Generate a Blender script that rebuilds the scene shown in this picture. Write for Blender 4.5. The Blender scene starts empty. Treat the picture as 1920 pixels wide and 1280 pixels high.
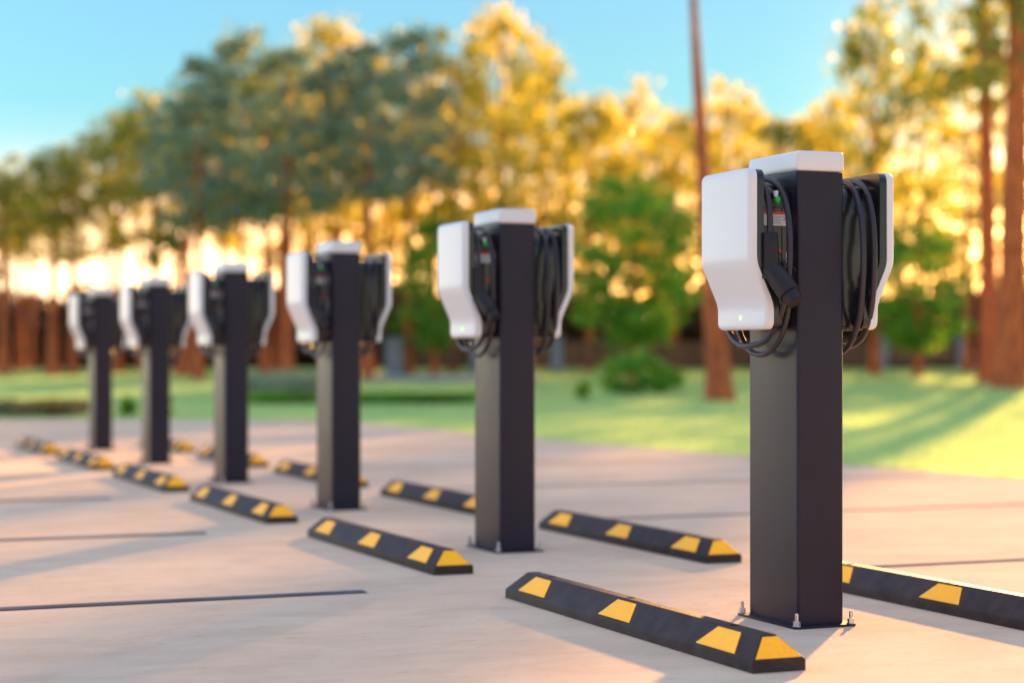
import bpy, bmesh, math, random
import numpy as np
from mathutils import Vector, Matrix
R = math.radians
sc = bpy.context.scene
COL = sc.collection
F = 3580.0            # focal length in photo pixels (photo 1920 wide)
HOR = 672.0           # horizon row in the photo
EYE = 0.90
TH = math.atan2(1465, 3580)
A_ = Vector((-math.sin(TH), math.cos(TH), 0))     # along the row, away
B_ = Vector((math.cos(TH), math.sin(TH), 0))      # across the row, right
P0 = Vector((0.956, 6.384, 0))                    # near left corner of first post
PITCH = 2.67
def row(a, b, z=0.0):
    return P0 + A_ * a + B_ * b + Vector((0, 0, z))
def ss(t):
    t = max(0.0, min(1.0, t)); return t * t * (3 - 2 * t)
def gz(y):
    return 0.6 * ss((y - 24) / 36.0)
def at(px, Y):
    return (px - 960) / F * Y
def zat(py, Y):
    return EYE + (HOR - py) / F * Y

# ------------------------------------------------------------------ helpers
def link(o, parent=None):
    COL.objects.link(o)
    if parent is not None: o.parent = parent
    return o
def tag(o, label=None, cat=None, group=None, kind=None):
    if label: o['label'] = label
    if cat: o['category'] = cat
    if group: o['group'] = group
    if kind: o['kind'] = kind
    return o
def empty(name, loc=(0, 0, 0), rz=0.0):
    o = bpy.data.objects.new(name, None); o.empty_display_size = 0.1
    o.location = loc; o.rotation_euler = (0, 0, rz)
    COL.objects.link(o); return o
def from_bm(name, bm, m, parent=None, smooth=None):
    bmesh.ops.recalc_face_normals(bm, faces=bm.faces)
    me = bpy.data.meshes.new(name); bm.to_mesh(me); bm.free()
    if smooth is not None:
        me.polygons.foreach_set('use_smooth', [True] * len(me.polygons))
        me.set_sharp_from_angle(angle=R(smooth))
    me.materials.append(m)
    return link(bpy.data.objects.new(name, me), parent)
def from_np(name, V, FQ, mats, parent=None, mi=None, smooth=False):
    V = np.asarray(V, dtype=np.float32); FQ = np.asarray(FQ, dtype=np.int32)
    me = bpy.data.meshes.new(name)
    k = FQ.shape[1]
    me.vertices.add(len(V)); me.vertices.foreach_set('co', V.ravel())
    me.loops.add(FQ.size); me.loops.foreach_set('vertex_index', FQ.ravel())
    me.polygons.add(len(FQ)); me.polygons.foreach_set('loop_start', np.arange(0, FQ.size, k, dtype=np.int32))
    me.update(calc_edges=True)
    if mi is not None: me.polygons.foreach_set('material_index', np.asarray(mi, dtype=np.int32))
    if smooth: me.polygons.foreach_set('use_smooth', [True] * len(FQ))
    for m in (mats if isinstance(mats, list) else [mats]): me.materials.append(m)
    return link(bpy.data.objects.new(name, me), parent)
def box(bm, x0, x1, y0, y1, z0, z1, bev=0.0, seg=2):
    r = bmesh.ops.create_cube(bm, size=1.0)
    vs = r['verts']
    for v in vs:
        v.co = Vector(((x0 + x1) / 2 + v.co.x * (x1 - x0), (y0 + y1) / 2 + v.co.y * (y1 - y0), (z0 + z1) / 2 + v.co.z * (z1 - z0)))
    if bev > 0:
        es = list({e for v in vs for e in v.link_edges})
        bmesh.ops.bevel(bm, geom=es, offset=bev, segments=seg, profile=0.5, affect='EDGES', clamp_overlap=True)
def cyl(bm, p0, p1, r0, r1=None, n=20):
    p0 = Vector(p0); p1 = Vector(p1); r1 = r0 if r1 is None else r1
    d = p1 - p0
    q = d.to_track_quat('Z', 'Y').to_matrix().to_4x4()
    M = Matrix.Translation((p0 + p1) / 2) @ q
    bmesh.ops.create_cone(bm, cap_ends=True, segments=n, radius1=r0, radius2=r1, depth=d.length, matrix=M)
def loft(bm, rings, cap=True):
    prev = None; first = None
    for ring in rings:
        vs = [bm.verts.new(p) for p in ring]
        if prev:
            for i in range(len(vs)):
                j = (i + 1) % len(vs)
                bm.faces.new((prev[i], prev[j], vs[j], vs[i]))
        else: first = vs
        prev = vs
    if cap:
        bm.faces.new(first[::-1]); bm.faces.new(prev)
def catmull(pts, n=10):
    P = [Vector(p) for p in pts]; P = [2 * P[0] - P[1]] + P + [2 * P[-1] - P[-2]]
    out = []
    for i in range(1, len(P) - 2):
        for k in range(n):
            t = k / n
            a, b, c, d = P[i - 1], P[i], P[i + 1], P[i + 2]
            out.append(0.5 * ((2 * b) + (c - a) * t + (2 * a - 5 * b + 4 * c - d) * t * t + (-a + 3 * b - 3 * c + d) * t ** 3))
    out.append(P[-2]); return out
def tube(bm, pts, r, n=12):
    rings = []
    up = Vector((1, 0, 0))
    for i, p in enumerate(pts):
        d = (pts[min(i + 1, len(pts) - 1)] - pts[max(i - 1, 0)]).normalized()
        s = d.cross(up)
        if s.length < 1e-3: s = d.cross(Vector((0, 1, 0)))
        s.normalize(); t = d.cross(s).normalized()
        up = s.cross(d).normalized()
        rr = r[i] if isinstance(r, (list, tuple)) else r
        rings.append([p + s * (math.cos(2 * math.pi * k / n) * rr) + t * (math.sin(2 * math.pi * k / n) * rr) for k in range(n)])
    loft(bm, rings)

# ---------------------------------------------------------------- materials
def mat(name):
    m = bpy.data.materials.new(name); m.use_nodes = True
    nt = m.node_tree; b = nt.nodes['Principled BSDF']
    return m, nt, b
def N(nt, t, **kw):
    n = nt.nodes.new(t)
    for k, v in kw.items(): setattr(n, k, v)
    return n
def simple(name, col, rough=0.5, metal=0.0, spec=0.5, bump=0.0, bscale=200.0, coat=0.0, var=0.0, vscale=8.0):
    m, nt, b = mat(name)
    b.inputs['Base Color'].default_value = (*col, 1); b.inputs['Roughness'].default_value = rough
    b.inputs['Metallic'].default_value = metal; b.inputs['Specular IOR Level'].default_value = spec
    b.inputs['Coat Weight'].default_value = coat; b.inputs['Coat Roughness'].default_value = 0.12
    tc = N(nt, 'ShaderNodeTexCoord')
    if bump > 0:
        n = N(nt, 'ShaderNodeTexNoise'); n.inputs['Scale'].default_value = bscale; n.inputs['Detail'].default_value = 3
        nt.links.new(tc.outputs['Object'], n.inputs['Vector'])
        bp = N(nt, 'ShaderNodeBump'); bp.inputs['Strength'].default_value = bump; bp.inputs['Distance'].default_value = 0.002
        nt.links.new(n.outputs['Fac'], bp.inputs['Height']); nt.links.new(bp.outputs['Normal'], b.inputs['Normal'])
    if var > 0:
        n2 = N(nt, 'ShaderNodeTexNoise'); n2.inputs['Scale'].default_value = vscale; n2.inputs['Detail'].default_value = 6
        nt.links.new(tc.outputs['Object'], n2.inputs['Vector'])
        rp = N(nt, 'ShaderNodeValToRGB'); e = rp.color_ramp.elements
        e[0].position = 0.3; e[1].position = 0.7
        e[0].color = (*[c * (1 - var) for c in col], 1); e[1].color = (*[min(1, c * (1 + var)) for c in col], 1)
        nt.links.new(n2.outputs['Fac'], rp.inputs['Fac']); nt.links.new(rp.outputs['Color'], b.inputs['Base Color'])
        mr = N(nt, 'ShaderNodeMapRange'); mr.inputs['To Min'].default_value = rough * 0.85; mr.inputs['To Max'].default_value = min(1, rough * 1.2)
        nt.links.new(n2.outputs['Fac'], mr.inputs['Value']); nt.links.new(mr.outputs['Result'], b.inputs['Roughness'])
    return m
M = {}
M['white'] = simple('white_plastic', (0.80, 0.80, 0.81), 0.32, bump=0.05, bscale=600)
M['post'] = simple('dark_painted_steel', (0.020, 0.014, 0.028), 0.36, spec=0.32, bump=0.04, bscale=900, var=0.10, vscale=5)
M['black_gloss'] = simple('glossy_black_plastic', (0.018, 0.016, 0.018), 0.20, spec=0.6)
M['black_satin'] = simple('satin_black_plastic', (0.018, 0.013, 0.015), 0.45, spec=0.35, bump=0.08, bscale=900)
M['panel'] = simple('brown_grey_side_panel', (0.085, 0.065, 0.052), 0.30)
M['cable'] = simple('cable_rubber', (0.034, 0.026, 0.034), 0.38, spec=0.45)
M['steel'] = simple('galvanised_steel', (0.72, 0.72, 0.74), 0.28, metal=1.0, bump=0.1, bscale=500)
M['green'] = simple('green_plastic', (0.02, 0.45, 0.07), 0.3)
M['rubber'] = simple('black_rubber', (0.064, 0.042, 0.037), 0.58, spec=0.14, bump=0.25, bscale=450, var=0.34, vscale=14)
M['label_white'] = simple('label_white', (0.62, 0.62, 0.66), 0.4)
M['label_red'] = simple('label_red', (0.65, 0.03, 0.03), 0.4)
M['label_black'] = simple('label_black', (0.02, 0.02, 0.02), 0.4)
M['yellow'] = simple('reflective_yellow_tape', (1.0, 0.47, 0.012), 0.5, spec=0.3, bump=0.3, bscale=320, var=0.06, vscale=90)
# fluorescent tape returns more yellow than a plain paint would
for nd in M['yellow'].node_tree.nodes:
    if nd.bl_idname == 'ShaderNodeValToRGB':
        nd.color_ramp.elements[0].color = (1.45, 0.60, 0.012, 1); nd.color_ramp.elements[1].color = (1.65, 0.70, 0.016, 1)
M['render_grey'] = simple('grey_render_pillar', (0.30, 0.30, 0.36), 0.8, var=0.15, vscale=3)
M['fence_wood'] = simple('brown_fence_board', (0.20, 0.085, 0.045), 0.7, var=0.4, vscale=4)
M['hole'] = simple('hole_liner', (0.006, 0.006, 0.006), 0.8)
m, nt, b = mat('status_light_glow'); M['glow'] = m
b.inputs['Base Color'].default_value = (0.5, 0.8, 0.3, 1); b.inputs['Emission Color'].default_value = (0.45, 1.0, 0.22, 1); b.inputs['Emission Strength'].default_value = 0.55

# bark
m, nt, b = mat('pine_bark'); M['bark'] = m
tc = N(nt, 'ShaderNodeTexCoord'); mp = N(nt, 'ShaderNodeMapping'); mp.inputs['Scale'].default_value = (9, 9, 1.6)
n = N(nt, 'ShaderNodeTexNoise'); n.inputs['Scale'].default_value = 1.6; n.inputs['Detail'].default_value = 8; n.inputs['Distortion'].default_value = 0.6
rp = N(nt, 'ShaderNodeValToRGB'); e = rp.color_ramp.elements
e[0].position = 0.36; e[0].color = (0.30, 0.060, 0.020, 1); e[1].position = 0.62; e[1].color = (0.82, 0.19, 0.05, 1)
nt.links.new(tc.outputs['Object'], mp.inputs['Vector']); nt.links.new(mp.outputs['Vector'], n.inputs['Vector'])
nt.links.new(n.outputs['Fac'], rp.inputs['Fac']); nt.links.new(rp.outputs['Color'], b.inputs['Base Color'])
b.inputs['Roughness'].default_value = 0.8
bp = N(nt, 'ShaderNodeBump'); bp.inputs['Strength'].default_value = 0.8; bp.inputs['Distance'].default_value = 0.05
nt.links.new(n.outputs['Fac'], bp.inputs['Height']); nt.links.new(bp.outputs['Normal'], b.inputs['Normal'])

def leafmat(name, ca, cb, cc=None, trans=0.55, rough=0.4, tboost=1.6, spark=0.0, tblue=0.4):
    """ca..cb random per leaf; light passes through the leaf"""
    m = bpy.data.materials.new(name); m.use_nodes = True; nt = m.node_tree; nt.nodes.clear()
    g = N(nt, 'ShaderNodeNewGeometry')
    rp = N(nt, 'ShaderNodeValToRGB'); e = rp.color_ramp.elements
    e[0].color = (*ca, 1); e[1].color = (*cb, 1)
    if cc: x = e.new(0.5); x.color = (*cb, 1); e[2].color = (*cc, 1)
    nt.links.new(g.outputs['Random Per Island'], rp.inputs['Fac'])
    d = N(nt, 'ShaderNodeBsdfPrincipled'); d.inputs['Roughness'].default_value = rough
    nt.links.new(rp.outputs['Color'], d.inputs['Base Color'])
    gl = N(nt, 'ShaderNodeValToRGB'); gl.color_ramp.interpolation = 'CONSTANT'; ge = gl.color_ramp.elements
    ge[0].color = (0.5, 0.5, 0.5, 1); ge[1].position = 0.88; ge[1].color = (0.16, 0.16, 0.16, 1)
    nt.links.new(g.outputs['Random Per Island'], gl.inputs['Fac']); nt.links.new(gl.outputs['Color'], d.inputs['Roughness'])
    t = N(nt, 'ShaderNodeBsdfTranslucent')
    mul = N(nt, 'ShaderNodeVectorMath', operation='MULTIPLY'); mul.inputs[1].default_value = (tboost * 1.05, tboost, tboost * tblue)
    nt.links.new(rp.outputs['Color'], mul.inputs[0]); nt.links.new(mul.outputs[0], t.inputs['Color'])
    mx = N(nt, 'ShaderNodeMixShader'); mx.inputs[0].default_value = trans
    if spark > 0:
        wn = N(nt, 'ShaderNodeMath', operation='GREATER_THAN'); wn.inputs[1].default_value = 1 - spark
        nt.links.new(g.outputs['Random Per Island'], wn.inputs[0])
        mc = N(nt, 'ShaderNodeMix', data_type='RGBA'); mc.inputs[7].default_value = (1.0, 0.72, 0.13, 1)
        nt.links.new(wn.outputs[0], mc.inputs[0]); nt.links.new(mul.outputs[0], mc.inputs[6]); nt.links.new(mc.outputs[2], t.inputs['Color'])
        mf = N(nt, 'ShaderNodeMix'); mf.inputs[2].default_value = trans; mf.inputs[3].default_value = 0.92
        nt.links.new(wn.outputs[0], mf.inputs[0]); nt.links.new(mf.outputs[0], mx.inputs[0])
    nt.links.new(d.outputs[0], mx.inputs[1]); nt.links.new(t.outputs[0], mx.inputs[2])
    o = N(nt, 'ShaderNodeOutputMaterial'); nt.links.new(mx.outputs[0], o.inputs[0])
    return m
M['leaf_gold'] = leafmat('golden_leaves', (0.18, 0.20, 0.05), (0.42, 0.38, 0.06), (0.66, 0.52, 0.07), trans=0.6, spark=0.09)
M['leaf_olive'] = leafmat('olive_needles', (0.09, 0.14, 0.05), (0.20, 0.25, 0.07), (0.44, 0.40, 0.07), trans=0.5, spark=0.06)
M['leaf_blue'] = leafmat('blue_green_needles', (0.14, 0.24, 0.24), (0.19, 0.30, 0.27), (0.30, 0.38, 0.20), trans=0.25, spark=0.07)
M['leaf_green'] = leafmat('fresh_green_leaves', (0.06, 0.22, 0.03), (0.11, 0.33, 0.04), (0.30, 0.48, 0.06), trans=0.5, spark=0.06)
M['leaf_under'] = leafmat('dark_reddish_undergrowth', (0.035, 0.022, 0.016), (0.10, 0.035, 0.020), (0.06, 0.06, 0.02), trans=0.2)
M['leaf_grey'] = leafmat('grey_green_stems', (0.26, 0.32, 0.27), (0.36, 0.42, 0.33), trans=0.4)
M['leaf_dry'] = leafmat('dry_brown_stems', (0.22, 0.15, 0.08), (0.30, 0.22, 0.12), (0.12, 0.16, 0.05), trans=0.4)
M['grass'] = leafmat('lawn_grass', (0.42, 0.60, 0.26), (0.50, 0.67, 0.29), (0.60, 0.69, 0.31), trans=0.5, rough=0.6, tboost=1.4, tblue=0.9)

# lawn soil sheet
m, nt, b = mat('lawn_turf'); M['turf'] = m
tc = N(nt, 'ShaderNodeTexCoord'); n = N(nt, 'ShaderNodeTexNoise'); n.inputs['Scale'].default_value = 0.35; n.inputs['Detail'].default_value = 8
rp = N(nt, 'ShaderNodeValToRGB'); e = rp.color_ramp.elements
e[0].position = 0.35; e[0].color = (0.34, 0.46, 0.12, 1); e[1].position = 0.7; e[1].color = (0.48, 0.56, 0.16, 1)
nt.links.new(tc.outputs['Object'], n.inputs['Vector']); nt.links.new(n.outputs['Fac'], rp.inputs['Fac']); nt.links.new(rp.outputs['Color'], b.inputs['Base Color'])
b.inputs['Roughness'].default_value = 0.9; b.inputs['Specular IOR Level'].default_value = 0.1

# concrete slab: brushed, warm grey, worn
m, nt, b = mat('brushed_concrete'); M['slab'] = m
tc = N(nt, 'ShaderNodeTexCoord')
mpr = N(nt, 'ShaderNodeMapping'); mpr.inputs['Rotation'].default_value = (0, 0, -TH)
nt.links.new(tc.outputs['Object'], mpr.inputs['Vector'])
def noise(scale, vec, sx=1, sy=1, detail=6, dist=0.0, rough=0.5):
    mp = N(nt, 'ShaderNodeMapping'); mp.inputs['Scale'].default_value = (sx, sy, 1)
    nt.links.new(vec, mp.inputs['Vector'])
    n = N(nt, 'ShaderNodeTexNoise'); n.inputs['Scale'].default_value = scale; n.inputs['Detail'].default_value = detail
    n.inputs['Distortion'].default_value = dist; n.inputs['Roughness'].default_value = rough
    nt.links.new(mp.outputs['Vector'], n.inputs['Vector']); return n.outputs['Fac']
V0 = mpr.outputs['Vector']
big = noise(0.55, V0, 0.7, 1.3, 5, 0.4)
med = noise(3.2, V0, 0.75, 1.3, 8, 0.8, 0.62)
fine = noise(24, V0, 0.6, 1.1, 8, 0.9, 0.72)
grit = noise(260, V0, 1, 1, 3)
rp = N(nt, 'ShaderNodeValToRGB'); e = rp.color_ramp.elements
e[0].position = 0.30; e[0].color = (0.69, 0.52, 0.37, 1); e[1].position = 0.72; e[1].color = (0.82, 0.63, 0.45, 1)
nt.links.new(big, rp.inputs['Fac'])
rp2 = N(nt, 'ShaderNodeValToRGB'); e = rp2.color_ramp.elements
e[0].position = 0.32; e[0].color = (0.80, 0.74, 0.70, 1); e[1].position = 0.60; e[1].color = (1.04, 1.03, 1.02, 1)
nt.links.new(med, rp2.inputs['Fac'])
rp3 = N(nt, 'ShaderNodeValToRGB'); e = rp3.color_ramp.elements
e[0].position = 0.30; e[0].color = (0.62, 0.50, 0.45, 1); e[1].position = 0.44; e[1].color = (1, 1, 1, 1)
nt.links.new(fine, rp3.inputs['Fac'])
def mulc(a, bb, fac):
    x = N(nt, 'ShaderNodeMix', data_type='RGBA', blend_type='MULTIPLY'); x.inputs[0].default_value = fac
    nt.links.new(a, x.inputs[6]); nt.links.new(bb, x.inputs[7]); return x.outputs[2]
c = mulc(rp.outputs['Color'], rp2.outputs['Color'], 0.5); c = mulc(c, rp3.outputs['Color'], 0.40)
nt.links.new(c, b.inputs['Base Color'])
mr = N(nt, 'ShaderNodeMapRange'); mr.inputs['To Min'].default_value = 0.8; mr.inputs['To Max'].default_value = 1.0; b.inputs['Specular IOR Level'].default_value = 0.0
nt.links.new(med, mr.inputs['Value']); nt.links.new(mr.outputs['Result'], b.inputs['Roughness'])
b1 = N(nt, 'ShaderNodeBump'); b1.inputs['Strength'].default_value = 0.35; b1.inputs['Distance'].default_value = 0.004
nt.links.new(fine, b1.inputs['Height'])
b2 = N(nt, 'ShaderNodeBump'); b2.inputs['Strength'].default_value = 0.25; b2.inputs['Distance'].default_value = 0.001
nt.links.new(grit, b2.inputs['Height']); nt.links.new(b1.outputs['Normal'], b2.inputs['Normal']); nt.links.new(b2.outputs['Normal'], b.inputs['Normal'])

M['strip'] = simple('slate_grey_line', (0.15, 0.145, 0.17), 0.6, spec=0.0, var=0.35, vscale=3)
M['soil'] = simple('dark_bed_soil', (0.07, 0.05, 0.06), 0.9, var=0.3)
M['path'] = simple('pale_path', (0.36, 0.38, 0.42), 0.7, var=0.15)

# ------------------------------------------------------------------ ground
def sheet(name, poly, z, mtl, kind='structure'):
    bm = bmesh.new(); bm.faces.new([bm.verts.new((x, y, z)) for x, y in poly])
    o = from_bm(name, bm, mtl); o['kind'] = kind; return o
# terrain sheet that rises gently beyond the slab
ys = [-60, -20, 0, 8, 14, 18, 22] + [24 + 2 * i for i in range(20)] + [70, 90, 140, 250, 500, 1500]
xs = [-900, -300, -120, -60, -30, -15, -8, 0, 8, 15, 30, 60, 120, 300, 900]
V = [(x, y, gz(y) - 0.03) for y in ys for x in xs]
nx = len(xs)
FQ = [(j * nx + i, j * nx + i + 1, (j + 1) * nx + i + 1, (j + 1) * nx + i) for j in range(len(ys) - 1) for i in range(nx - 1)]
lawn = from_np('lawn', V, FQ, M['turf'], smooth=True); lawn['kind'] = 'structure'
# slab
EDGE = [(5.9, 10.2), (3.84, 14.3), (0.24, 21.5), (-2.0, 26.6), (-3.0, 27.8), (-8, 28.3), (-16, 29.0)]
slab_poly = [(-16, -12), (14, -12), (14, -6)] + EDGE
def slab_x(y):      # right edge of slab at depth y
    for (x0, y0), (x1, y1) in zip([(14, -6)] + EDGE, EDGE):
        if y0 <= y <= y1: return x0 + (x1 - x0) * (y - y0) / (y1 - y0)
    return -99 if y > 29 else 14
bm = bmesh.new()
top = [bm.verts.new((x, y, 0)) for x, y in slab_poly]; bot = [bm.verts.new((x, y, -0.12)) for x, y in slab_poly]
bm.faces.new(top); n_ = len(top)
for i in range(n_): bm.faces.new((top[i], bot[i], bot[(i + 1) % n_], top[(i + 1) % n_]))
slab = from_bm('parking_slab', bm, M['slab']); slab['kind'] = 'structure'
# bay lines either side of the row
for k in range(-2, 6):
    a0 = 1.494 + PITCH * k
    for side in (0, 1):
        b0, b1 = (-9.5, -1.035) if side == 0 else (1.215, 5.2)
        hw_ = 0.040 if side == 0 else 0.026
        c = [row(a0 - hw_, b0), row(a0 - hw_, b1), row(a0 + hw_, b1), row(a0 + hw_, b0)]
        if side and any(p.x > slab_x(p.y) - 0.2 for p in c):
            while b1 > b0 + 0.3 and row(a0 + 0.06, b1).x > slab_x(row(a0 + 0.06, b1).y) - 0.3: b1 -= 0.1
            if b1 <= b0 + 0.4: continue
            c = [row(a0 - hw_, b0), row(a0 - hw_, b1), row(a0 + hw_, b1), row(a0 + hw_, b0)]
        sheet('bay_line', [(p.x, p.y) for p in c], 0.004, M['strip'])
# path near the fence
def band(name, x0, x1, y0, y1, dz, mtl):
    ny = 6; V = []; 
    for j in range(ny + 1):
        y = y0 + (y1 - y0) * j / ny
        V += [(x0, y, gz(y) + dz), (x1, y, gz(y) + dz)]
    o = from_np(name, V, [(2 * j, 2 * j + 1, 2 * j + 3, 2 * j + 2) for j in range(ny)], mtl); o['kind'] = 'structure'; return o
band('garden_path', at(690, 46), at(1010, 46), 44.5, 47.5, 0.035, M['path'])

# grass blades
rng = np.random.default_rng(7)
def blades(n, xy, h, w, seed, lean=0.5):
    r = np.random.default_rng(seed)
    ang = r.uniform(0, 2 * np.pi, n); la = r.uniform(0, 2 * np.pi, n); ll = r.uniform(0.1, lean, n)
    hh = h * r.uniform(0.6, 1.3, n); ww = w * r.uniform(0.6, 1.2, n)
    base = xy
    dx, dy = np.cos(ang) * ww / 2, np.sin(ang) * ww / 2
    Lx, Ly = np.cos(la) * ll * hh, np.sin(la) * ll * hh
    z = base[:, 2]
    V = np.stack([np.stack([base[:, 0] - dx, base[:, 1] - dy, z], 1), np.stack([base[:, 0] + dx, base[:, 1] + dy, z], 1),
                  np.stack([base[:, 0] + dx * .8 + Lx * .4, base[:, 1] + dy * .8 + Ly * .4, z + hh * .55], 1),
                  np.stack([base[:, 0] - dx * .2 + Lx, base[:, 1] - dy * .2 + Ly, z + hh], 1)], 1).reshape(-1, 3)
    return V, np.arange(n * 4).reshape(-1, 4)
ng = 330000
u = rng.uniform(0, 1, ng) ** 1.35
Y = 10.5 + u * 48
X = rng.uniform(-0.32, 0.32, ng) * Y
ex = np.array([p[0] for p in EDGE]); ey = np.array([p[1] for p in EDGE])
sx = np.interp(Y, ey, ex); sx[Y < ey[0]] = 6.5
far = 27.8 + np.clip((-3 - X), 0, 13) * 0.10
ok = ((X > sx + 0.04) & (Y < 27.8)) | (Y > far + 0.05)
ok |= (Y >= 29.2)
X, Y = X[ok], Y[ok]
gzv = 0.6 * np.clip((Y - 24) / 36, 0, 1) ** 2 * (3 - 2 * np.clip((Y - 24) / 36, 0, 1)) - 0.03
inpath = (X > at(690, 46)) & (X < at(1010, 46)) & (Y > 44.5) & (Y < 47.5)
X, Y, gzv = X[~inpath], Y[~inpath], gzv[~inpath]
sc_ = 1.0
Vg, Fg = blades(len(X), np.stack([X, Y, gzv], 1), 0.055, 0.028, 11)
g = from_np('grass', Vg, Fg, M['grass'])
tag(g, 'short bright green lawn grass stretching from the slab edge to the trees', None, None, 'stuff')

# ------------------------------------------------------- charging station
YC = 0.011   # charger centre along the row, post centre is 0
def prof(z):
    if z > 1.22: u_ = 0.187
    elif z > 1.08: u_ = 0.123 + (z - 1.08) / 0.14 * 0.064
    else: u_ = 0.123
    return u_
def profs(z):   # softened bends
    return sum(prof(z + d) for d in (-0.018, -0.009, 0, 0.009, 0.018)) / 5
def shell(bm, z0, z1, W, t, off, Rc, re, ri=0.003):
    """upright shell following the bent profile. u outward; x = -0.09-u"""
    zs = []
    nseg = 8
    for i in range(nseg + 1): zs.append(z0 + Rc * (1 - math.cos(i / nseg * math.pi / 2)))
    k = int((z1 - z0 - 2 * Rc) / 0.012)
    for i in range(1, k): zs.append(z0 + Rc + (z1 - z0 - 2 * Rc) * i / k)
    for i in range(nseg + 1): zs.append(z1 - Rc * (1 - math.sin(i / nseg * math.pi / 2)))
    rings = []
    for z in zs:
        d = min(z - z0, z1 - z)
        w = W - (Rc - math.sqrt(max(0, Rc * Rc - (Rc - d) ** 2)) if d < Rc else 0)
        fi = (re - math.sqrt(max(0, re * re - (re - d) ** 2))) if d < re else 0
        uo = profs(z) - off - fi; ui = profs(z) - off - t
        ring = []
        r = min(re, uo - ui - 1e-4)
        for s in (1, -1):
            rg = range(0, 6) if s == 1 else range(5, -1, -1)
            for i in rg:
                a = i / 5 * math.pi / 2
                ring.append(Vector((-0.09 - (uo - r + r * math.cos(a)), YC + s * (w - r + r * math.sin(a)), z)))
            if s == 1: ring.append(Vector((-0.09 - ui, YC + w, z))); ring.append(Vector((-0.09 - ui, YC - w, z))); 
        # order: front +y arc, back +y, back -y, then -y arc to front
        rings.append(ring)
    loft(bm, rings)

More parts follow.
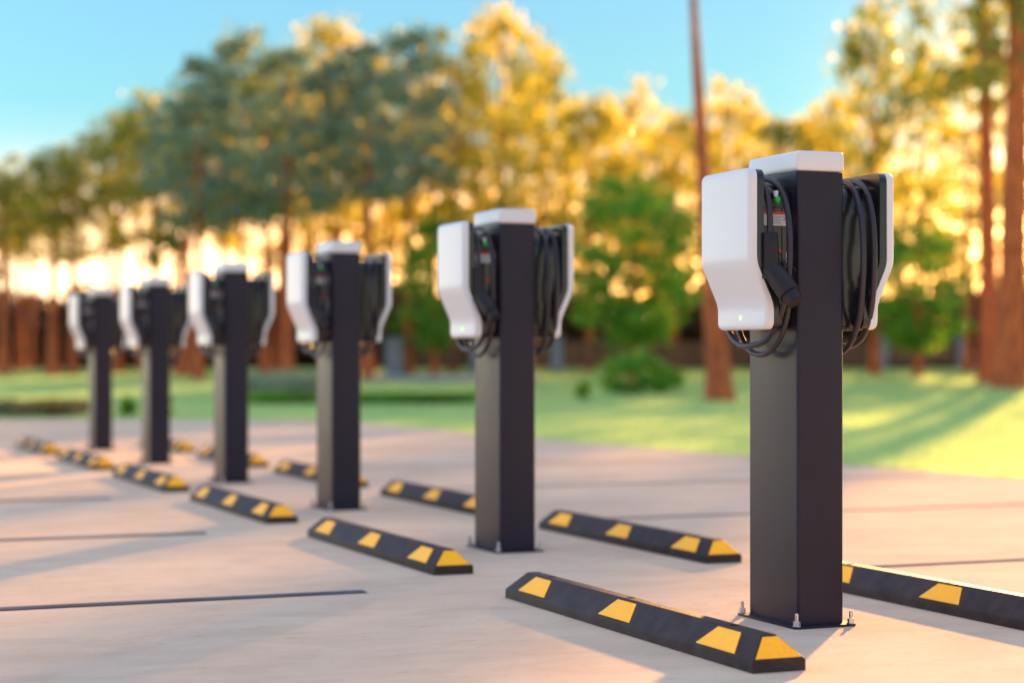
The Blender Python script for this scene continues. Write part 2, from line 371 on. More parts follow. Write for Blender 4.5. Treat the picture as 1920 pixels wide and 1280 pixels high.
def build_charger(parent, rz):
    bm = bmesh.new()
    # body core behind the cover
    zs = [1.003, 1.006, 1.02] + [1.05 + 0.03 * i for i in range(13)] + [1.435, 1.455, 1.470, 1.480, 1.484]
    rings = []
    for z in zs:
        d = 1.484 - z; Rr = 0.045
        w = 0.123 - (Rr - math.sqrt(max(0, Rr * Rr - (Rr - d) ** 2)) if d < Rr else 0)
        d0 = z - 1.003
        if d0 < 0.008: w -= 0.008 - d0
        uo = profs(z) - 0.050; r = 0.006
        ring = []
        for (ux, sy) in ((uo, 1), (0.0, 1), (0.0, -1), (uo, -1)):
            ring.append(Vector((-0.09 - ux, YC + sy * w, z)))
        rings.append(ring)
    loft(bm, rings)
    es = [e for e in bm.edges if abs(e.verts[0].co.z - e.verts[1].co.z) > 0.001]
    bmesh.ops.bevel(bm, geom=es, offset=0.006, segments=3, profile=0.5, affect='EDGES')
    body = from_bm('charger', bm, M['black_gloss'], parent, 35)
    body.rotation_euler = (0, 0, rz)
    bm = bmesh.new(); shell(bm, 0.997, 1.533, 0.170, 0.031, 0.0, 0.030, 0.013)
    from_bm('front_cover', bm, M['white'], body, 40)
    bm = bmesh.new(); shell(bm, 1.000, 1.530, 0.168, 0.026, 0.0325, 0.028, 0.004)
    from_bm('cover_rim', bm, M['black_gloss'], body, 35)
    # wall bracket between body and post
    bm = bmesh.new(); box(bm, -0.0925, -0.0902, YC - 0.145, YC + 0.12, 1.02, 1.465, 0.001, 1)
    from_bm('mounting_bracket', bm, M['post'], body)
    # side panel (near side)
    yn = YC - 0.123
    bm = bmesh.new()
    box(bm, -0.125, -0.094, yn - 0.004, yn + 0.002, 1.225, 1.405, 0.0015, 1)
    box(bm, -0.125, -0.094, yn - 0.004, yn + 0.002, 1.03, 1.215, 0.0015, 1)
    box(bm, -0.20, -0.129, yn - 0.003, yn + 0.002, 1.34, 1.405, 0.0015, 1)
    box(bm, -0.22, -0.129, yn - 0.0025, yn + 0.002, 1.408, 1.434, 0.0015, 1)
    from_bm('side_panel', bm, M['panel'], body)
    # warning label
    bm = bmesh.new(); box(bm, -0.199, -0.100, yn - 0.0062, yn - 0.0046, 1.345, 1.391)
    l = from_bm('warning_label', bm, M['label_white'], body)
    bm = bmesh.new(); box(bm, -0.199, -0.100, yn - 0.0068, yn - 0.0063, 1.382, 1.391)
    from_bm('red_band', bm, M['label_red'], l)
    # lines of fine print
    bm = bmesh.new()
    for (zz, x0, x1) in ((1.376, -0.170, -0.125), (1.371, -0.170, -0.13), (1.364, -0.170, -0.118), (1.359, -0.170, -0.135), (1.353, -0.170, -0.128)):
        box(bm, x0, x1, yn - 0.0068, yn - 0.0063, zz - 0.0007, zz + 0.0007)
    rr = random.Random(2)
    for i in range(7):
        for j in range(4):
            if rr.random() < 0.6: box(bm, -0.122 + j * 0.003, -0.120 + j * 0.003, yn - 0.0068, yn - 0.0063, 1.352 + i * 0.0037, 1.354 + i * 0.0037)
    from_bm('fine_print', bm, M['label_black'], l)
    # symbol label, lower
    bm = bmesh.new(); box(bm, -0.160, -0.128, yn - 0.0032, yn - 0.0016, 1.165, 1.265)
    l2 = from_bm('symbol_label', bm, M['label_black'], body)
    bm = bmesh.new()
    box(bm, -0.112, -0.100, yn - 0.0062, yn - 0.0046, 1.15, 1.265)
    l3 = from_bm('rating_label', bm, M['label_white'], body)
    bm = bmesh.new(); box(bm, -0.160, -0.128, yn - 0.0042, yn - 0.0034, 1.256, 1.265)
    from_bm('red_band', bm, M['label_red'], l2)
    bm = bmesh.new(); box(bm, -0.112, -0.100, yn - 0.0070, yn - 0.0064, 1.256, 1.265)
    from_bm('red_band', bm, M['label_red'], l3)
    bm = bmesh.new(); box(bm, -0.111, -0.101, yn - 0.0070, yn - 0.0064, 1.228, 1.238)
    from_bm('green_mark', bm, M['green'], l3)
    bm = bmesh.new()
    for (cx_, cz_, rr_) in ((-0.144, 1.240, .008), (-0.149, 1.222, .005), (-0.139, 1.212, .006), (-0.147, 1.200, .007), (-0.136, 1.188, .005), (-0.150, 1.182, .004)):
        ring_ = [Vector((cx_ + rr_ * math.cos(q * math.pi / 6), yn - 0.0040, cz_ + rr_ * math.sin(q * math.pi / 6))) for q in range(13)]
        tube(bm, ring_, 0.0008, 5)
    box(bm, -0.1445, -0.1435, yn - 0.0042, yn - 0.0034, 1.235, 1.246)
    from_bm('symbol', bm, M['label_white'], l2)
    # indicator knob: clear neck and green ball
    bm = bmesh.new()
    cyl(bm, (-0.155, yn - 0.014, 1.440), (-0.155, yn - 0.012, 1.460), 0.007, 0.010, 16)
    k = from_bm('indicator_neck', bm, M['label_white'], body, 40)
    bm = bmesh.new(); bmesh.ops.create_uvsphere(bm, u_segments=20, v_segments=12, radius=0.0135, matrix=Matrix.Translation((-0.150, yn - 0.016, 1.430)))
    from_bm('indicator_ball', bm, M['green'], body, 60)
    # status light on lower front: ring icon
    bm = bmesh.new()
    n1 = 20
    for i in range(n1):
        pass
    c0 = Vector((-0.09 - 0.1236, YC, 1.038))
    rings = []
    for i in range(24):
        a = 2 * math.pi * i / 24
        ring = []
        for k_ in range(6):
            bb = 2 * math.pi * k_ / 6
            rad = 0.0058 + 0.0009 * math.cos(bb)
            ring.append(c0 + Vector((0.0009 * math.sin(bb), rad * math.cos(a), rad * math.sin(a) * 1.15)))
        rings.append(ring)
    rings.append(rings[0])
    loft(bm, rings, cap=False); bmesh.ops.remove_doubles(bm, verts=bm.verts, dist=1e-5)
    from_bm('status_light', bm, M['glow'], body)
    # cable
    y0 = YC
    def K(u_, y, z): return (-0.09 - u_, y0 + y, z)
    keys = [K(.030, -.112, 1.235), K(.030, -.150, 1.18), K(.035, -.170, 1.09), K(.040, -.135, .985), K(.045, -.06, .925), K(.048, .02, .915), K(.048, .10, .945), K(.047, .165, 1.03),
            K(.046, .190, 1.15), K(.046, .195, 1.27), K(.046, .180, 1.38), K(.048, .135, 1.465), K(.052, .07, 1.502), K(.048, 0, 1.512), K(.046, -.07, 1.502), K(.044, -.135, 1.465),
            K(.044, -.180, 1.38), K(.044, -.192, 1.27), K(.050, -.190, 1.15), K(.062, -.165, 1.05), K(.080, -.10, .965), K(.098, -.02, .943), K(.098, .06, .950), K(.094, .13, .99),
            K(.090, .175, 1.07), K(.089, .192, 1.17), K(.089, .194, 1.28), K(.090, .178, 1.39), K(.096, .135, 1.468), K(.104, .07, 1.503), K(.103, 0, 1.512), K(.104, -.07, 1.504),
            K(.106, -.130, 1.472), K(.108, -.166, 1.405), K(.109, -.173, 1.35), K(.109, -.174, 1.30)]
    bm = bmesh.new(); tube(bm, catmull(keys, 7), 0.0104, 14)
    from_bm('cable', bm, M['cable'], body, 50)
    # connector: grip, angled head, protective cap, latch and tether
    bm = bmesh.new()
    g0 = Vector(K(.109, -.174, 1.318)); g1 = Vector(K(.104, -.172, 1.165))
    pts = [g0, g0 + Vector((0, 0, -.006)), (g0 * 2 + g1) / 3, (g0 + 2 * g1) / 3, g1]
    tube(bm, pts, [0.024, 0.0265, 0.0275, 0.030, 0.033], 20)
    hd = Vector((0.035, -0.060, -0.085)); hd.normalize()
    h0 = g1 + Vector((0, 0, 0.035)) - hd * 0.012
    con = from_bm('connector', bm, M['black_satin'], body, 40)
    bm = bmesh.new()
    hp = [h0 + hd * t for t in (0.0, 0.01, 0.04, 0.10, 0.122)]
    tube(bm, hp, [0.026, 0.032, 0.036, 0.038, 0.037], 28)
    from_bm('connector_head', bm, M['black_satin'], body, 40)
    bm = bmesh.new()
    cyl(bm, h0 + hd * 0.121, h0 + hd * 0.160, 0.0300, 0.0285, 32)
    cyl(bm, h0 + hd * 0.1602, h0 + hd * 0.1625, 0.0270, 0.0265, 32)
    from_bm('connector_cap', bm, M['black_satin'], body, 40)
    bm = bmesh.new()
    c1 = h0 + hd * 0.09 + Vector((0.02, 0.0, 0.045))
    tp = [c1 + Vector((0.022 * math.cos(t), -0.004 * math.sin(2 * t), 0.022 * math.sin(t))) for t in [i * 2 * math.pi / 28 for i in range(27)]]
    tube(bm, tp, 0.0011, 6)
    from_bm('cap_tether', bm, M['cable'], body)
    return body

def build_station(loc, rz):
    st = empty('charging_station', loc, rz)
    bm = bmesh.new(); box(bm, -0.09, 0.09, -0.159, 0.176, 0.0085, 1.527)
    es = [e for e in bm.edges if abs(e.verts[0].co.z - e.verts[1].co.z) > 0.5]
    bmesh.ops.bevel(bm, geom=es, offset=0.014, segments=5, profile=0.5, affect='EDGES')
    from_bm('post', bm, M['post'], st, 30)
    bm = bmesh.new(); box(bm, -0.0925, 0.0925, -0.1615, 0.1785, 1.5275, 1.597, 0.014, 4)
    from_bm('post_cap', bm, M['white'], st, 40)
    bm = bmesh.new(); box(bm, -0.12, 0.12, -0.192, 0.209, 0.0005, 0.0083)
    es = [e for e in bm.edges if abs(e.verts[0].co.z - e.verts[1].co.z) > 0.005]
    bmesh.ops.bevel(bm, geom=es, offset=0.012, segments=3, profile=0.5, affect='EDGES')
    from_bm('base_plate', bm, M['post'], st, 30)
    for sx_ in (-1, 1):
        for sy_ in (-1, 1):
            x, y = sx_ * 0.105, (0.194 if sy_ > 0 else -0.177)
            bm = bmesh.new(); cyl(bm, (x, y, 0.0085), (x, y, 0.048), 0.0062, n=16); cyl(bm, (x, y, 0.048), (x, y, 0.0515), 0.0062, 0.0035, 16)
            bo = from_bm('anchor_bolt', bm, M['steel'], st, 40)
            bm = bmesh.new(); cyl(bm, (x, y, 0.0105), (x, y, 0.0200), 0.0122, n=6); cyl(bm, (x, y, 0.0203), (x, y, 0.0265), 0.0115, n=6)
            from_bm('nut', bm, M['steel'], bo)
            bm = bmesh.new(); cyl(bm, (x, y, 0.0084), (x, y, 0.0104), 0.0150, n=20)
            from_bm('washer', bm, M['steel'], bo, 40)
    return st
def copy_tree(o, parent=None):
    c = o.copy(); COL.objects.link(c)
    if parent is not None: c.parent = parent
    for ch in list(o.children): copy_tree(ch, c)
    return c
st0 = build_station((0, 0, 0), TH)
ch0 = build_charger(st0, 0.0)
ch1 = copy_tree(ch0, st0); ch1.rotation_euler = (0, 0, math.pi)
ST_LABELS = ['largest dark charging post with two white chargers, standing in sharp focus at the right',
             'second largest charging post, its left charger showing a green light, between focus and blur',
             'charging post left of the second largest, its white chargers clear of all others, blurred',
             'charging post whose left white charger overlaps the right charger of the post behind it',
             'charging post partly tucked behind its nearer neighbour, second smallest of the row',
             'smallest and most blurred charging post, at the far left end of the row']
for i in range(6):
    s = st0 if i == 0 else copy_tree(st0)
    s.location = row(0.159 + PITCH * i, 0.09); s.rotation_euler = (0, 0, TH)
    tag(s, ST_LABELS[i], 'charging station', 'charging posts standing in a row')

# ------------------------------------------------------------- wheel stops
L, W, H0, H1 = 1.885, 0.176, 0.033, 0.100
IN, EN = 0.065, 0.062
def stop_mesh():
    bm = bmesh.new()
    hw, hl = W / 2, L / 2
    def ring(x, y, z): return [Vector((-x, -y, z)), Vector((x, -y, z)), Vector((x, y, z)), Vector((-x, y, z))]
    loft(bm, [ring(hw, hl, 0.0), ring(hw, hl, H0), ring(hw - IN, hl - EN, H1)])
    es = [e for e in bm.edges if max(v.co.z for v in e.verts) > 0.01]
    bmesh.ops.bevel(bm, geom=es, offset=0.004, segments=3, profile=0.5, affect='EDGES')
    o = from_bm('body', bm, M['rubber'], None, 25)
    bm = bmesh.new()
    for y in (-0.672, 0.036, 0.70): cyl(bm, (0, y, 0.072), (0, y, 0.2), 0.0155, n=28)
    cut = from_bm('cutter', bm, M['hole'])
    md = o.modifiers.new('b', 'BOOLEAN'); md.object = cut; md.operation = 'DIFFERENCE'; md.solver = 'EXACT'
    dg = bpy.context.evaluated_depsgraph_get()
    me = bpy.data.meshes.new_from_object(o.evaluated_get(dg))
    o.modifiers.clear(); o.data = me
    bpy.data.objects.remove(cut)
    return o
def slope_pt(side, y, t):   # on a long sloped face, t 0..1 up the slope
    hw = W / 2
    return Vector((side * (hw - IN * t), y, H0 + (H1 - H0) * t))
def patch(pts, nrm, name, parent):
    bm = bmesh.new(); nrm = nrm.normalized()
    lo = [bm.verts.new(p + nrm * 0.0002) for p in pts]; hi = [bm.verts.new(p + nrm * 0.0022) for p in pts]
    bm.faces.new(lo[::-1]); bm.faces.new(hi)
    for i in range(4): bm.faces.new((lo[i], lo[(i + 1) % 4], hi[(i + 1) % 4], hi[i]))
    es = [e for e in bm.edges if all(v in hi for v in e.verts) ]
    return from_bm(name, bm, M['yellow'], parent)
def build_stop():
    st = empty('wheel_stop')
    bd = stop_mesh(); bd.parent = st
    for side in (-1, 1):
        nn = Vector((side * (H1 - H0), 0, IN))
        for yc in (-0.7045, 0.0, 0.7045):
            pts = [slope_pt(side, yc - 0.120, 0.10), slope_pt(side, yc + 0.120, 0.10), slope_pt(side, yc + 0.070, 0.88), slope_pt(side, yc - 0.070, 0.88)]
            patch(pts, nn, 'yellow_patch', st)
    for s in (-1, 1):
        hw, hl = W / 2, L / 2
        def ep(x, t): return Vector((x, s * (hl - EN * t), H0 + (H1 - H0) * t))
        nn = Vector((0, s * (H1 - H0), EN))
        pts = [ep(-0.076, 0.09), ep(0.076, 0.09), ep(0.0245, 0.90), ep(-0.0245, 0.90)]
        patch(pts, nn, 'end_patch', st)
    return st
proto = build_stop()
used = False
near = ['leaning-in foreground', '', '', '', '', '']
LS = ['nearest yellow and black wheel stop, in front of the largest charging post',
      'wheel stop in front of the second largest charging post, four yellow patches in view',
      'wheel stop on the left side, beside the third charging post from the right',
      'wheel stop on the left side, beside the third charging post from the left',
      'blurred wheel stop beside the second charging post from the left',
      'farthest wheel stop of the left row, ending at the left edge of the slab']
RS = ['wheel stop cut off by the right edge of the picture, behind the largest charging post',
      'whole wheel stop lying between the two largest charging posts',
      'wheel stop partly hidden by the second largest charging post',
      'wheel stop showing two yellow patches left of the third largest post',
      'wheel stop with its end patch peeping out right of the fourth largest post',
      'farthest wheel stop of the right row, between the second and third posts from the left']
for i in range(6):
    for (b0, labs, gname) in ((-0.60, LS, 'wheel stops left of the posts'), (0.66, RS, 'wheel stops right of the posts')):
        s = proto if not used else copy_tree(proto); used = True
        s.location = row(-0.758 + L / 2 + PITCH * i + (0.0 if b0 < 0 else -0.03), b0 + W / 2); s.rotation_euler = (0, 0, TH)
        tag(s, labs[i], 'wheel stop', gname)

# ------------------------------------------------------------------- trees
def trunk_mesh(name, h, r0, r1, seed, limbs=0, limb_z=(0.5, 0.95), limb_len=1.2, lean=(0, 0), flare=1.45, taper=0.85, mtl='bark', parent=None):
    rd = random.Random(seed); bm = bmesh.new()
    n = 12; pts = []; rs = []
    wob = [rd.uniform(-1, 1) for _ in range(4)]
    for i in range(n + 1):
        t = i / n
        pts.append(Vector((lean[0] * t + 0.05 * math.sin(3.1 * t + wob[0] * 3) * min(1, h / 8) * t, lean[1] * t + 0.05 * math.sin(2.7 * t + wob[1] * 3) * t, h * t - 0.06 * (i == 0))))
        f = 1 + (flare - 1) * math.exp(-t * h / 0.35)
        rs.append((r0 + (r1 - r0) * t ** taper) * f)
    tube(bm, pts, rs, 12)
    for v in bm.verts:
        a = math.atan2(v.co.y, v.co.x); k = 1 + 0.05 * math.sin(5 * a + v.co.z * 2 + wob[2]) + 0.03 * math.sin(9 * a + wob[3])
        c = Vector((lean[0], lean[1], 0)) * (v.co.z / h)
        v.co.x = c.x + (v.co.x - c.x) * k; v.co.y = c.y + (v.co.y - c.y) * k
    for j in range(limbs):
        t = limb_z[0] + (limb_z[1] - limb_z[0]) * (j + rd.random()) / limbs
        a = rd.uniform(0, 2 * math.pi); l = limb_len * rd.uniform(0.6, 1.1) * (1.25 - 0.6 * t)
        b0 = Vector((lean[0] * t, lean[1] * t, h * t)); r = (r0 + (r1 - r0) * t) * 0.38
        p1 = b0 + Vector((math.cos(a) * l * .5, math.sin(a) * l * .5, l * .22)); p2 = b0 + Vector((math.cos(a) * l, math.sin(a) * l, l * 0.5))
        tube(bm, [b0, p1, p2], [r, r * .7, r * .25], 6)
    return from_bm(name, bm, M[mtl], parent, 60)

def crown_np(seed, n_clump, per, rx, z0, z1, leaf, shape='round', flat=1.0):
    """clumps of leaf quads through an uneven crown; returns verts, quads"""
    r = np.random.default_rng(seed)
    C = []; S = []
    lob = r.uniform(0, 2 * np.pi, 5)
    while len(C) < n_clump:
        t = r.uniform(0, 1); a = r.uniform(0, 2 * np.pi)
        if shape == 'cone': env = 0.18 + 0.95 * (1 - t) ** 0.8
        elif shape == 'pine': env = math.sin(math.pi * (0.10 + 0.84 * t) ** 0.9) ** 0.7
        else: env = math.sqrt(max(0.02, 1 - (2 * t - 1) ** 2))
        env *= 1 + 0.28 * math.sin(2 * a + lob[0] + 5 * t) + 0.18 * math.sin(3 * a + lob[1] - 9 * t)
        rad = rx * env * r.uniform(0.15, 1) ** 0.5
        C.append((math.cos(a) * rad, math.sin(a) * rad, z0 + (z1 - z0) * t)); S.append(r.uniform(0.5, 1.3))
    C = np.array(C); S = np.array(S)
    idx = np.repeat(np.arange(n_clump), per); n = len(idx)
    cs = rx * 0.17 * S[idx][:, None] * np.array([1, 1, 0.6 * flat])
    P = C[idx] + r.normal(0, 1, (n, 3)) * cs
    d1 = r.normal(0, 1, (n, 3)); d1 /= np.linalg.norm(d1, axis=1)[:, None]
    d2 = r.normal(0, 1, (n, 3)); d2 -= (d1 * d2).sum(1)[:, None] * d1; d2 /= np.linalg.norm(d2, axis=1)[:, None]
    s = leaf * np.where(r.uniform(0, 1, n) < 0.12, 1.9, r.uniform(0.5, 1.1, n))[:, None]
    V = np.stack([P - d1 * s, P - d2 * s * .45, P + d1 * s, P + d2 * s * .45], 1).reshape(-1, 3)
    return V, np.arange(n * 4).reshape(-1, 4)
def crown_obj(parent, mtl, *a, **k):
    V_, F_ = crown_np(*a, **k)
    return from_np('crown', V_, F_, M[mtl], parent)

# prototype crown meshes, unit sized: radius 1, height 0..1, reused at each tree's own size
CR = {}
def crown_proto(key, mtl, seed, shape, n_clump, per, leaf):
    rx = 1.0
    V_, F_ = crown_np(seed, n_clump, per, rx, 0.0, 3.0, leaf, shape)
    o = from_np('crown', V_, F_, M[mtl]); me = o.data; bpy.data.objects.remove(o); CR[key] = me
for k_, (mtl, shape) in enumerate([('leaf_gold', 'round'), ('leaf_gold', 'pine'), ('leaf_olive', 'pine'), ('leaf_olive', 'round'), ('leaf_blue', 'pine'), ('leaf_blue', 'round'), ('leaf_green', 'round')]):
    for v in (0, 1):
        crown_proto((mtl, shape, v), mtl, 31 + 7 * k_ + v, shape, 75, 48, 0.058)
        crown_proto((mtl, shape + '_full', v), mtl, 31 + 7 * k_ + v, shape, 95 if mtl != 'leaf_olive' and mtl != 'leaf_gold' else 80, 64 if mtl != 'leaf_olive' and mtl != 'leaf_gold' else 48, 0.058)
for v in (0, 1): crown_proto(('leaf_olive', 'pine_thick', v), 'leaf_olive', 191 + v, 'pine', 85, 62, 0.052)
for v in (0, 1): crown_proto(('leaf_green', 'bushy', v), 'leaf_green', 291 + v, 'round', 105, 66, 0.060)
for v in (0, 1): crown_proto(('leaf_gold', 'dense', v), 'leaf_gold', 91 + v, 'round', 85, 46, 0.058)
def tree(name, label, cat, px, Y, top, low, half, mtl, shape, trunk_px, seed, group, lean=0.0, h_extra=0, bark='bark'):
    """px, top, low, half, trunk_px are photo pixels at depth Y, turned into metres"""
    x = at(px, Y); zb = gz(Y) - 0.02; zt = zat(top, Y); zl = zat(low, Y); hw = half / F * Y
    t = empty(name, (x, Y, zb)); tag(t, label, cat, group)
    h = zt - zb
    r0 = trunk_px / F * Y / 2
    trunk_mesh('trunk', h * 0.93, r0, max(0.03, r0 * 0.25), seed, limbs=9, limb_z=(max(0.15, (zl - zb) / h), 0.95), limb_len=hw * 0.9, lean=(lean, 0), parent=t)
    o = bpy.data.objects.new('crown', CR[(mtl, shape, seed % 2)]); link(o, t)
    o.location = (lean * 0.8, 0, zl - zb); o.scale = (hw, hw, (zt - zl) / 3.0); o.rotation_euler = (0, 0, seed * 1.7)
    return t
GB = 'trees of the blurred wood behind the lawn'
T = [  # px, Y, top, low, half, mtl, shape, trunkpx, label
 (-30, 52, 350, 500, 95, 'leaf_gold', 'round', 20, 'golden tree cut off by the left picture edge, lowest of the treeline'),
 (62, 56, 330, 470, 80, 'leaf_gold', 'pine', 14, 'pale golden pine above the gap between left picture edge and the smallest post'),
 (135, 50, 300, 465, 75, 'leaf_gold', 'round', 16, 'golden green tree rising straight above the left charger of the smallest post'),
 (205, 54, 235, 460, 75, 'leaf_gold', 'pine', 14, 'yellow topped pine directly above the smallest charging post'),
 (290, 50, 180, 470, 95, 'leaf_olive', 'pine', 18, 'olive pine above the second charging post from the left'),
 (372, 46, 115, 410, 100, 'leaf_blue', 'round', 20, 'blue green tree on the left shoulder of the tall dark tree mass'),
 (450, 52, 72, 395, 95, 'leaf_blue', 'pine', 16, 'tall blue green pine above the third charging post from the left'),
 (540, 46, 95, 385, 110, 'leaf_blue', 'pine', 20, 'dark blue green pine in the middle of the tall dark tree mass'),
 (625, 54, 48, 370, 100, 'leaf_gold', 'round', 18, 'tall tree with bright yellow green top above the third largest post'),
 (690, 46, 90, 350, 105, 'leaf_blue', 'round', 20, 'dark blue green tree right of the tall yellow topped one, with amber gaps below'),
 (765, 50, 62, 350, 90, 'leaf_blue', 'pine', 16, 'blue green pine between the third largest and second largest charging posts'),
 (850, 52, 60, 430, 95, 'leaf_gold', 'pine', 16, 'yellow pine just left above the second largest charging post'),
 (940, 55, 32, 450, 100, 'leaf_gold', 'round', 22, 'tall yellow green tree straight above the second largest charging post'),
 (1015, 58, 85, 470, 75, 'leaf_olive', 'pine', 16, 'narrow olive pine where the tall treeline steps down to the open sky'),
 (1105, 55, 195, 520, 90, 'leaf_gold', 'round', 16, 'lower golden tree in the dip right of the tall yellow green tree'),
 (1185, 60, 150, 480, 70, 'leaf_gold', 'pine', 14, 'golden pine whose tip pokes up in the middle of the sky gap'),
 (1265, 56, 225, 520, 80, 'leaf_gold', 'round', 14, 'golden tree just left of the lone bare trunk'),
 (1375, 58, 150, 500, 80, 'leaf_gold', 'pine', 16, 'golden pine just right of the lone bare trunk'),
 (1460, 54, 235, 540, 80, 'leaf_olive', 'round', 16, 'olive tree behind the left charger of the largest post'),
 (1550, 58, 175, 520, 75, 'leaf_gold', 'pine', 14, 'golden pine straight behind the largest charging post'),
 (1640, 50, 22, 480, 95, 'leaf_olive', 'pine', 20, 'tall olive pine right above the right charger of the largest post'),
 (1735, 58, 130, 470, 80, 'leaf_gold', 'round', 14, 'glittering golden tree between the tall olive pine and the right trunk pair'),
 (1815, 52, 75, 300, 80, 'leaf_gold', 'pine', 18, 'golden pine crown left of the right trunk pair, full of sky gaps'),
 (1940, 60, 120, 520, 85, 'leaf_gold', 'round', 18, 'golden tree cut off by the right picture edge behind the thick trunks'),
]
for i, (px, Y_, top, low, half, mtl, shape, tp, lab) in enumerate(T):
    tree('forest_tree', lab, 'tree', px, Y_, top, low + 25, half * 1.05, mtl, shape + ('_full' if px < 1500 else ''), tp, 100 + i * 3 + (i % 2), GB)
# second rank, filling the wood between and below the first
T2 = [(20, 66, 400, 530), (330, 64, 320, 520), (420, 66, 210, 530), (500, 64, 200, 560), (585, 66, 150, 570), (660, 68, 180, 590), (730, 64, 170, 590), (810, 66, 180, 600), (890, 64, 180, 600),
      (975, 68, 160, 590), (1060, 64, 210, 600), (1140, 66, 240, 600), (1225, 68, 260, 600), (1320, 64, 250, 600), (1420, 68, 240, 600), (1510, 66, 240, 600), (1600, 64, 180, 600), (1690, 68, 330, 600), (1780, 66, 330, 600), (1880, 68, 330, 600)]
SL = ['beside the left picture edge', 'between the second and third posts from the left', 'behind the third post from the left', 'just right of the third post from the left',
      'behind the left charger of the third largest post', 'behind the right charger of the third largest post', 'above the grey fence pillar farthest left', 'left of the second largest post, above the fence',
      'hidden mostly by the second largest post', 'over the right charger of the second largest post', 'above the second pillar gap, left of the green leafy tree', 'over the round green bush',
      'left of the lone bare trunk', 'right behind the lone bare trunk', 'behind the white cover of the largest post', 'behind the cap of the largest post', 'just right of the largest post cap',
      'above the green tree right of the largest post', 'left of the thinner right hand trunk', 'between the two thick right hand trunks']
for i, (px, Y_, top, low) in enumerate(T2):
    tree('forest_tree', ('amber backlit tree deep in wood ' if i % 20 != 10 else 'amber backlit tree ') + SL[i], 'tree', px, Y_, top, low if px > 560 else low - 60, 66 + (i * 13) % 25, 'leaf_gold', 'dense', 15 + (i * 5) % 9, 300 + i * 5, 'amber trees deep in the wood')
# leafy broadleaf trees in front of the fence
tree('leafy_tree', 'rounded fresh green leafy tree left of the lone bare trunk', 'tree', 1190, 47, 335, 640, 120, 'leaf_green', 'bushy', 12, 411, 'leafy green trees in front of the wood')
tree('leafy_tree', 'dark green leafy tree just left of the second largest charging post', 'tree', 815, 49, 420, 650, 75, 'leaf_green', 'bushy', 12, 412, 'leafy green trees in front of the wood')
tree('leafy_tree', 'green leafy tree low behind the right charger of the largest post', 'tree', 1720, 48, 430, 650, 95, 'leaf_green', 'bushy', 14, 413, 'leafy green trees in front of the wood')
# three near pines
def pine(label, px, Y_, wpx_base, lean, h, r_top, seed, low, half):
    t = empty('pine_tree', (at(px, Y_), Y_, gz(Y_) - 0.03)); tag(t, label, 'pine tree', 'tall bare trunked pines on the lawn')
    r0 = wpx_base / F * Y_ / 2
    trunk_mesh('trunk', h, r0, r_top, seed, limbs=8, limb_z=(low, 0.97), limb_len=half, lean=(lean, 0), flare=1.35, parent=t)
    o = bpy.data.objects.new('crown', CR[('leaf_olive', 'pine_thick' if seed > 21 else 'pine', seed % 2)]); link(o, t)
    o.location = (lean * (low + 1) / 2 - (0.75 if seed == 22 else 0.2 if seed == 23 else 0), 0, h * low); o.scale = (half, half, h * (1.06 - low) / 3)
    return t
pine('lone bare reddish pine trunk on the lawn left of the largest charging post', 1350, 35, 46, -0.62, 9.0, 0.045, 21, 0.86, 1.0)
pine('thinner left one of the two thick trunks at the right edge', 1854, 44, 38, -0.1, 12.5, 0.13, 22, 0.50, 1.75)
pine('thickest reddish pine trunk, cut by the right picture edge', 1893, 41, 56, 0.35, 13.0, 0.20, 23, 0.50, 1.15)
# stout red trunks low on the left
RT = [(8, 50, 30), (38, 53, 20), (100, 50, 34), (140, 53, 16), (222, 52, 24), (262, 56, 14), (348, 49, 44), (372, 53, 24), (498, 50, 30), (528, 53, 34), (690, 54, 34), (640, 56, 26)]
RL = ['red barked trunk touching the left picture edge', 'red barked trunk just left of the dark gap at far left', 'stout red trunk right of the dark gap at far left', 'red trunk behind the left charger of the smallest post',
      'red trunk just right of the smallest post', 'slim red trunk behind the left charger of the second smallest post', 'stoutest red trunk, between the second and third posts from the left', 'slim red trunk hidden behind the third post from the left, left side',
      'red trunk just right of the third post from the left', 'stout orange red trunk between the third and fourth posts from the left', 'red trunk right of the third largest post near the grey pillar', 'slim red trunk behind the third largest post']
for i, ((px, Y_, w), lab) in enumerate(zip(RT, RL)):
    t = empty('pine_tree', (at(px, Y_), Y_, gz(Y_) - 0.03)); tag(t, lab, 'pine tree', 'stout red trunked pines at the wood edge')
    ht = zat((330, 300, 290, 260, 225, 220, 215, 180, 150, 140, 120, 130)[i], Y_) - gz(Y_)
    trunk_mesh('trunk', ht * 0.97, w * 0.9 / F * Y_ / 2, 0.035, 500 + i, limbs=6, limb_z=(0.62, 0.95), limb_len=0.7, flare=1.3, taper=0.5, parent=t)
    o = bpy.data.objects.new('crown', CR[('leaf_olive', 'pine', i % 2)]); link(o, t); o.location = (0, 0, ht * 0.66); o.scale = (1.0, 1.0, ht * 0.36 / 3); o.rotation_euler = (0, 0, i)

